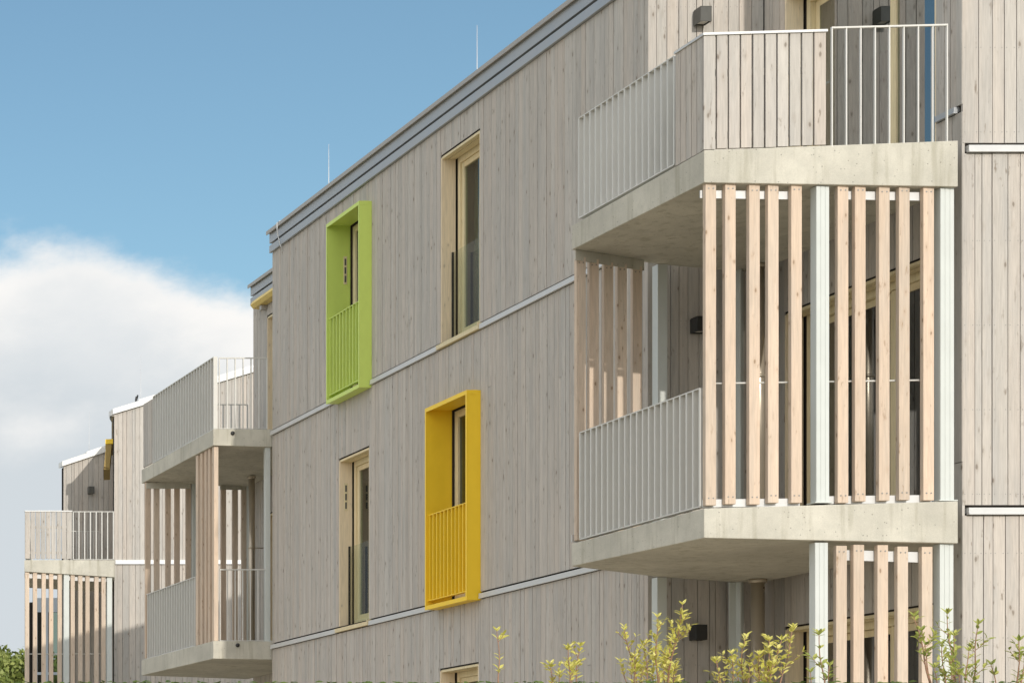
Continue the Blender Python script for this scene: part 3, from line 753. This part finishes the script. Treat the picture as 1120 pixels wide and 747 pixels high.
rod(521.8,26.3,roofz((521.8+576)*26.3/2400)-.0,28,'thin lightning rod on the long roof, highest in the sky')
rod(359.6,29.9,roofz((359.6+576)*29.9/2400)-.0,158,'thin lightning rod on the long roof above the lime box')
rod(154,47.5,8.75+.3*(14.4-13.2),388,'lightning rod on the farther roof left of the middle railing')
rod(97.5,50.5,8.6,450,'lightning rod on the farthest roof above the grey box lamp')
t=thing('roof_vent',(14.02,46.6,9.02),'small dark vent hood on the sun-whitened roof edge of the farther block','roof vent')
x=(149+576)*46.6/2400; zt=(920-431.5)*46.6/2400
m=MB(); m.tube([(x,46.6,8.9),(x,46.6,zt-.10),(x+.015,46.6,zt-.05),(x+.03,46.58,zt-.02)],[.025,.025,.03,.025],10); m.build('hood',DARKL,t,True)
m=MB(); m.tube([(x,46.6,8.86),(x,46.6,8.95)],[.07,.04],10); m.build('flashing',ZINC,t,True)

t=thing('awning',(11.95,33,8.2),'yellow awning case tucked under the eave at the far end of the long block','awning','yellow awnings')
m=MB(); y0,y1=31.8,33.55
m.add([(a,b,c) for b in (y0,y1) for a,c in ((XC-.005,8.125),(XC-.11,8.135),(XC-.155,8.19),(XC-.12,8.25),(XC-.005,8.26))],[(0,1,2,3,4)[::-1],(5,6,7,8,9)]+[(i,(i+1)%5,5+(i+1)%5,5+i) for i in range(5)])
m.build('case',CREAMY,t,bevel=.004)
for ya,yb in ((y0+.2,y0+.28),(y1-.3,y1-.22)):
    m=MB(); m.box(XC-.09,XC-.005,ya,yb,8.06,8.124); m.build('bracket',COPB,t)
t=thing('awning',(13.4,46.4,8.1),'small bronze drop awning with yellow top, jutting from the farther wall','awning','yellow awnings')
ua,ub=.45,1.9
m=MB(); m.fbox(frA2,ua,ub,.012,.175,8.27,8.37); m.build('case',YELL,t,bevel=.006)
m=MB(); 
pts=[frA2.p3(ua+.02,.05,8.268),frA2.p3(ub-.02,.05,8.268),frA2.p3(ub-.02,.16,8.268),frA2.p3(ua+.02,.16,8.268)]
low=[frA2.p3(ua+.02,.09,7.77),frA2.p3(ub-.02,.09,7.77),frA2.p3(ub-.02,.205,7.80),frA2.p3(ua+.02,.205,7.80)]
m.hexa([low[0],low[3],low[2],low[1]],[pts[0],pts[3],pts[2],pts[1]]); m.build('fabric',BRONZ,t)
m=MB(); m.fbox(frA2,ua+.01,ub-.01,.08,.212,7.748,7.767); m.build('weight_bar',BRONZ,t)
for qa in (ua+.1,ub-.16):
    m=MB(); m.fbox(frA2,qa,qa+.06,.0,.0119,8.28,8.37); m.build('bracket',COPB,t)

# ------------------------------------------------------------------ shrubs
def leaf(mb,p,d,up,ln,wd):
    d=d.normalized(); s=d.cross(up)
    if s.length<1e-3: s=d.cross(Vector((1,0,0)))
    s.normalize(); n=s.cross(d).normalized()
    a=p; q=p+d*ln*.12
    m1=p+d*ln*.45; e=p+d*ln-n*ln*.12
    vs=[a,q+s*wd*.22+n*wd*.05,q-s*wd*.22+n*wd*.05,m1+s*wd*.5+n*wd*.10,m1-n*wd*.03,m1-s*wd*.5+n*wd*.10,p+d*ln*.76+s*wd*.30-n*ln*.02,p+d*ln*.76-s*wd*.30-n*ln*.02,e]
    mb.add(vs,[(0,1,4),(0,4,2),(1,3,4),(2,4,5),(3,6,4),(4,7,5),(6,8,4),(4,8,7)])
def shrub(stems, Y, base_px, mat, label, dens=1.0, lsize=.06):
    """stems: list of (tip px, tip py, leafy length m); one stem each, rooted together"""
    rnd=random.Random(int(base_px*7)+3)
    bx=(base_px+576)*Y/2400; gz=ground_z(Y)
    t=thing('young_shrub',(bx,Y,gz),label,'shrub','young shrubs in front of the block')
    ms=MB(); ml=MB()
    for (px,py,ll) in stems:
        y=Y+rnd.uniform(-.35,.35); tip=Vector(((px+576)*y/2400,y,(920-py)*y/2400)); base=Vector((bx+rnd.uniform(-.06,.06),Y+rnd.uniform(-.06,.06),gz))
        H=(tip-base).length; pts=[]
        lean=Vector((tip.x-base.x,tip.y-base.y,0)); ph=rnd.uniform(0,6)
        nseg=26
        for i in range(nseg+1):
            f=i/nseg; p=base+Vector((0,0,(tip.z-base.z)*f))+lean*(f**1.7)
            wob=.012*math.sin(f*9+ph)*f
            pts.append(p+Vector((wob+.006*math.sin(f*31+ph),wob*.6,0)))
        ms.tube(pts,[.011*(1-f/nseg)+.0022 for f in range(nseg+1)],6)
        # leaves in opposite pairs and short side twigs over the last ll metres
        tot=0; acc=0; side=0
        for i in range(nseg,0,-1):
            a,b=pts[i],pts[i-1]; d=(a-b).normalized(); seg=(a-b).length
            tot+=seg
            if tot>ll: break
            for s in range(int(max(1,round(seg/.024*dens)))):
                f=rnd.random(); p=a.lerp(b,f); ang=rnd.uniform(0,6.28)
                perp=Vector((math.cos(ang),math.sin(ang)*.8,rnd.uniform(.15,.8)))
                depth=min(1,tot/.22)
                if rnd.random()<.42*depth:      # a side twig carrying leaves
                    tl=rnd.uniform(.04,.13)*(.4+.8*min(1,tot/ll)); q=[p]; dd=(perp+d*.5).normalized()
                    for k in range(1,5): q.append(p+dd*tl*k/4+Vector((0,0,.02*(k/4)**2)))
                    ms.tube(q,[.0022,.002,.0017,.0014,.001],4,False)
                    for k in range(1,5):
                        for sg in (-1,1):
                            if rnd.random()<.85:
                                aa=rnd.uniform(0,6.28); ld=(dd*.9+Vector((math.cos(aa),math.sin(aa),rnd.uniform(-.2,.5)))*.9)
                                leaf(ml,q[k],ld,Vector((rnd.uniform(-.4,.4),rnd.uniform(-.9,.1),1)),lsize*rnd.uniform(.5,1.0),lsize*rnd.uniform(.22,.42))
                else:
                    for sg in (-1,1):
                        ld=Vector((perp.x*sg,perp.y*sg,perp.z))+d*.3
                        leaf(ml,p,ld,Vector((rnd.uniform(-.4,.4),rnd.uniform(-.9,.1),1)),lsize*rnd.uniform(.55,1.05),lsize*rnd.uniform(.22,.42))
        for k in range(4):
            aa=k*1.57+ph; leaf(ml,pts[-1],Vector((math.cos(aa)*.7,math.sin(aa)*.7,.9)),Vector((0,-.5,1)),lsize*rnd.uniform(.7,1),lsize*.32)
    ms.build('stem',STEM,t,True); ml.build('foliage',mat,t)
    return t
def sstep(a,b,x):
    f=max(0,min(1,(x-a)/(b-a))); return f*f*(3-2*f)
def ground_z(y): return -1.6+1.33*sstep(5.5,14.5,y)
shrub([(543,690,.35)],14.3,556,LEAFY,'single thin yellow leaved sprig left of the other shrubs',.55)
shrub([(621,709,.30),(635,707,.28),(602,727,.2),(628,728,.15),(612,738,.12)],14.2,618,LEAFY,'low yellow leaved shrub left of the tallest one',1.0)
shrub([(683,689,.40),(719,675,.48),(746,661,.55),(735,700,.35),(704,706,.3),(679,724,.15),(728,716,.25),(694,718,.2),(715,722,.2),(738,728,.2),(700,730,.15),(690,735,.12),(722,738,.15)],14.0,712,LEAFY,'tallest yellow leaved shrub below the black wall lamp',1.4,.052)
shrub([(867,686,.40),(841,700,.35),(812,709,.3),(783,722,.25),(800,715,.2),(830,716,.25),(855,700,.25),(820,728,.2),(845,726,.2),(806,734,.15),(836,738,.15)],13.6,820,LEAFY,'wide leaning yellow shrub left of the pale post',1.4,.052)
shrub([(896,694,.45),(886,735,.1),(907,728,.12)],13.2,899,LEAFG,'slender green sprig in front of the pale post',.8)
shrub([(999,674,.40),(1036,671,.5),(1070,683,.45),(1044,695,.4),(1030,705,.3),(1060,712,.3),(1008,690,.2),(1040,722,.25),(1022,730,.15),(1050,736,.2)],13.4,1046,LEAFG,'loose green and yellow shrub in front of the post at the right',.8)
shrub([(1114,701,.35),(1084,727,.2),(1122,712,.35)],13.0,1120,LEAFG,'green twigs reaching in at the right edge',.6)

# ------------------------------------------------------------------ clipped hedge along the lower edge
t=thing('clipped_hedge',(5,11,ground_z(11)),'low clipped green hedge running along the bottom edge','hedge')
rnd=random.Random(5)
hx0,hx1,hy0,hy1=1.8,9.0,10.7,11.3; hz=(920-746.6)*10.9/2400
m=MB(); m.box(hx0+.1,hx1-.1,hy0+.1,hy1-.1,ground_z(11)-.05,hz-.10); m.build('core',BARK,t)
m=MB()
for i in range(9000):
    f=rnd.random(); x=rnd.uniform(hx0,hx1)
    if f<.6: p=Vector((x,rnd.uniform(hy0,hy1),hz-.006-abs(rnd.gauss(0,.012))))
    else:
        y=hy0 if rnd.random()<.8 else hy1
        p=Vector((x,y+rnd.gauss(0,.02),rnd.uniform(ground_z(11),hz)))
    leaf(m,p,Vector((rnd.uniform(-1,1),rnd.uniform(-1,1),rnd.uniform(-.3,.08))),Vector((rnd.uniform(-.4,.4),-.4,1)),rnd.uniform(.03,.05),.022)
m.build('foliage',HEDGE,t)

# ------------------------------------------------------------------ ground, hill, woods
m,nt,out=nmat('lawn')
g,v=pos_scaled(nt,1,1,1)
c=mixc(nt,noise(nt,v,.35,5,.6),(.055,.085,.022),(.11,.13,.045)); c=mixc(nt,maprange(nt,noise(nt,v,7,4,.6),.4,.7,0,.5),c,(.16,.15,.08))
p=N(nt,'ShaderNodeBsdfPrincipled',Roughness=.9); L(nt,c,p.inputs['Base Color']); L(nt,bump(nt,noise(nt,v,30,3,.6),.6,.03),p.inputs['Normal']); L(nt,p.outputs[0],out.inputs[0])
LAWN=MATS['lawn']
mb=MB()
ys=[-1200,-400,-100,-30,-10,0,4]+[5.5+i*.75 for i in range(13)]+[18,24,32,40,50,70,110,200,400,900,2500]
xs=[-1500,-500,-150,-50,-20,-8,0,5,10,15,25,50,120,400,1500]
for y in ys:
    for x in xs: mb.v.append((x,y,ground_z(y)))
nx=len(xs)
for j in range(len(ys)-1):
    for i in range(nx-1): a=j*nx+i; mb.f.append((a,a+1,a+nx+1,a+nx))
tag(mb.build('ground',LAWN,None,True),None,None,None,'structure')
m,nt,out=nmat('bounce_gravel')  # unseen gravel sheet, added to bounce sunlight onto walls and soffits
g,v=pos_scaled(nt,1,1,1)
c=mixc(nt,noise(nt,v,45,3,.7),(.38,.325,.24),(.64,.555,.425)); c=mixc(nt,maprange(nt,noise(nt,v,.5,4,.6),.4,.7,0,.35),c,(.42,.36,.26))
p=N(nt,'ShaderNodeBsdfPrincipled',Roughness=.9); L(nt,c,p.inputs['Base Color']); L(nt,bump(nt,noise(nt,v,45,3,.7),.6,.01),p.inputs['Normal']); L(nt,p.outputs[0],out.inputs[0])
mb=MB(); ys=[-12,0,4]+[5.5+i*.5 for i in range(19)]+[16,20,28,38,50,58]; xs=[-9,-4,0,3,6,9,12,16,21]
for y in ys:
    for x in xs: mb.v.append((x,y,ground_z(y)+.012))
nx=len(xs)
for j in range(len(ys)-1):
    for i in range(nx-1): a=j*nx+i; mb.f.append((a,a+1,a+nx+1,a+nx))
tag(mb.build('bounce_ground',MATS['bounce_gravel'],None,True),None,None,None,'structure')
def hill_z(x,y):
    r=sstep(150,330,y)*(1-sstep(520,900,y)); s=1-.55*sstep(40,150,x)
    return -.4+21*r*s*(1+.12*math.sin(x*.021+1)+.06*math.sin(x*.05+y*.01))
mb=MB(); hx=[-700+i*25 for i in range(49)]; hy=[140+i*25 for i in range(32)]
for y in hy:
    for x in hx: mb.v.append((x,y,hill_z(x,y)-.1))
for j in range(len(hy)-1):
    for i in range(len(hx)-1): a=j*len(hx)+i; mb.f.append((a,a+1,a+len(hx)+1,a+len(hx)))
tag(mb.build('hill',LAWN,None,True),None,None,None,'structure')
mb=MB(); rnd=random.Random(11)
for i in range(150):
    if i<46: x=rnd.uniform(50,125); y=rnd.uniform(230,350)
    else: x=rnd.uniform(-420,260); y=rnd.uniform(250,380)
    z=hill_z(x,y); h=rnd.uniform(6,9.5); r=h*.36; fine = i<46
    for b in range(9):
        c=Vector((x+rnd.gauss(0,r*.5),y+rnd.gauss(0,r*.5),z+h*rnd.uniform(.35,.85))); br=r*rnd.uniform(.35,.6)
        for k in range(130 if fine else 26):
            d=Vector((rnd.gauss(0,1),rnd.gauss(0,1),rnd.gauss(0,1))).normalized()*br*rnd.uniform(.6,1.05); q=c+d
            sz=rnd.uniform(.25,.5) if fine else rnd.uniform(.7,1.2)
            a=Vector((rnd.gauss(0,1),rnd.gauss(0,1),rnd.gauss(0,1))).normalized(); bb=a.cross(d).normalized()
            mb.add([q-a*sz,q+bb*sz*.6,q+a*sz,q-bb*sz*.6],[(0,1,2,3)])
tag(mb.build('woodland',WOODL,None),'green broadleaf woodland on the far hillside','woods',None,'stuff')

# ------------------------------------------------------------------ sun, sky with a cloud bank
DEL=R(3.9); EL=math.atan(TE)
sd=Vector((math.sin(DEL)*math.cos(EL),-math.cos(DEL)*math.cos(EL),math.sin(EL)))
sun=bpy.data.lights.new('sun','SUN'); sun.energy=2.6; sun.angle=R(.53); sun.color=(1,.945,.86)
so=bpy.data.objects.new('sun',sun); COL.objects.link(so); so.rotation_euler=(-sd).to_track_quat('-Z','Y').to_euler(); so.location=(0,-20,30)
W=bpy.data.worlds.new('World'); S.world=W; W.use_nodes=True; nt=W.node_tree
for n in list(nt.nodes): nt.nodes.remove(n)
out=nt.nodes.new('ShaderNodeOutputWorld')
sky=nt.nodes.new('ShaderNodeTexSky'); sky.sky_type='NISHITA'; sky.sun_disc=False; sky.sun_elevation=EL; sky.sun_rotation=math.atan2(sd.x,sd.y)
sky.air_density=1.1; sky.dust_density=.6; sky.ozone_density=1.4
bg=nt.nodes.new('ShaderNodeBackground'); L(nt,mixc(nt,1.0,sky.outputs[0],(.85,1.0,.985),'MULTIPLY'),bg.inputs[0]); bg.inputs[1].default_value=.12
tc=nt.nodes.new('ShaderNodeTexCoord'); sx=nt.nodes.new('ShaderNodeSeparateXYZ'); L(nt,tc.outputs['Generated'],sx.inputs[0])
dirv=tc.outputs['Generated']
sc=nt.nodes.new('ShaderNodeVectorMath'); sc.operation='MULTIPLY'; L(nt,dirv,sc.inputs[0]); sc.inputs[1].default_value=(1,1,1.8)
nbig=noise(nt,sc.outputs[0],5.0,7,.55); nfine=noise(nt,sc.outputs[0],16,6,.62); nlow=noise(nt,sc.outputs[0],2.2,3,.5)
hor=math_(nt,'SQRT',math_(nt,'ADD',math_(nt,'MULTIPLY',sx.outputs[0],sx.outputs[0]),math_(nt,'ADD',math_(nt,'MULTIPLY',sx.outputs[1],sx.outputs[1]),1e-5)))
elev=math_(nt,'DIVIDE',sx.outputs[2],hor)                         # tangent of the height above the horizon
az=math_(nt,'DIVIDE',sx.outputs[0],hor)
# the bank's top: about 15 degrees up, dropping towards the right, ragged
topv=math_(nt,'ADD',math_(nt,'MULTIPLY',maprange(nt,az,.22,.40,0,1,True),-.040),.266)
ragged=math_(nt,'ADD',topv,math_(nt,'ADD',math_(nt,'MULTIPLY',math_(nt,'SUBTRACT',nbig,.5),.055),math_(nt,'MULTIPLY',math_(nt,'SUBTRACT',nfine,.5),.050)))
below=math_(nt,'SUBTRACT',ragged,elev)
mask=maprange(nt,below,-.006,.020,0,1,True)
depth=maprange(nt,math_(nt,'ADD',below,math_(nt,'MULTIPLY',math_(nt,'SUBTRACT',nbig,.5),.12)),.025,.085,0,1,True)
puff=maprange(nt,nfine,.35,.7,.0,.55)
ccol=mixc(nt,depth,(1.0,.985,.96),(.67,.725,.765))
ccol=mixc(nt,math_(nt,'MULTIPLY',maprange(nt,nbig,.52,.72,0,1,True),.6),ccol,(.86,.88,.89))
rear_fill=math_(nt,'ADD',math_(nt,'MULTIPLY',sx.outputs[1],-.75),math_(nt,'MULTIPLY',sx.outputs[0],-.45))  # bright cloud out of view behind and to the left, added as fill light
rear_fill=math_(nt,'ADD',rear_fill,math_(nt,'ADD',math_(nt,'MULTIPLY',math_(nt,'SUBTRACT',nlow,.5),.5),math_(nt,'MULTIPLY',math_(nt,'SUBTRACT',nbig,.5),.35)))
mask2=maprange(nt,rear_fill,-.02,.14,0,1,True)
bg2=nt.nodes.new('ShaderNodeBackground'); L(nt,mixc(nt,nbig,(.80,.83,.86),(1.0,.985,.96)),bg2.inputs[0]); bg2.inputs[1].default_value=1.46
bgc=nt.nodes.new('ShaderNodeBackground'); L(nt,ccol,bgc.inputs[0]); bgc.inputs[1].default_value=.97
mx=nt.nodes.new('ShaderNodeMixShader'); L(nt,mask,mx.inputs[0]); L(nt,bg.outputs[0],mx.inputs[1]); L(nt,bgc.outputs[0],mx.inputs[2]); mx2=nt.nodes.new('ShaderNodeMixShader'); L(nt,mask2,mx2.inputs[0]); L(nt,mx.outputs[0],mx2.inputs[1]); L(nt,bg2.outputs[0],mx2.inputs[2]); L(nt,mx2.outputs[0],out.inputs[0])

# ------------------------------------------------------------------ camera
cam=bpy.data.cameras.new('camera'); co=bpy.data.objects.new('camera',cam); COL.objects.link(co); S.camera=co
co.location=(0,0,Z0); co.rotation_euler=(R(90),0,0)
cam.sensor_width=36; cam.sensor_fit='HORIZONTAL'; cam.lens=2400/1120*36
cam.shift_x=(560+576)/1120; cam.shift_y=(920-373.5)/1120
cam.clip_start=.1; cam.clip_end=6000
S.view_settings.view_transform='Standard'; S.view_settings.look='None'; S.view_settings.gamma=1; S.view_settings.exposure=0
S.view_settings.use_curve_mapping=False
S.cycles.max_bounces=8; S.cycles.transparent_max_bounces=16; S.cycles.use_denoising=True
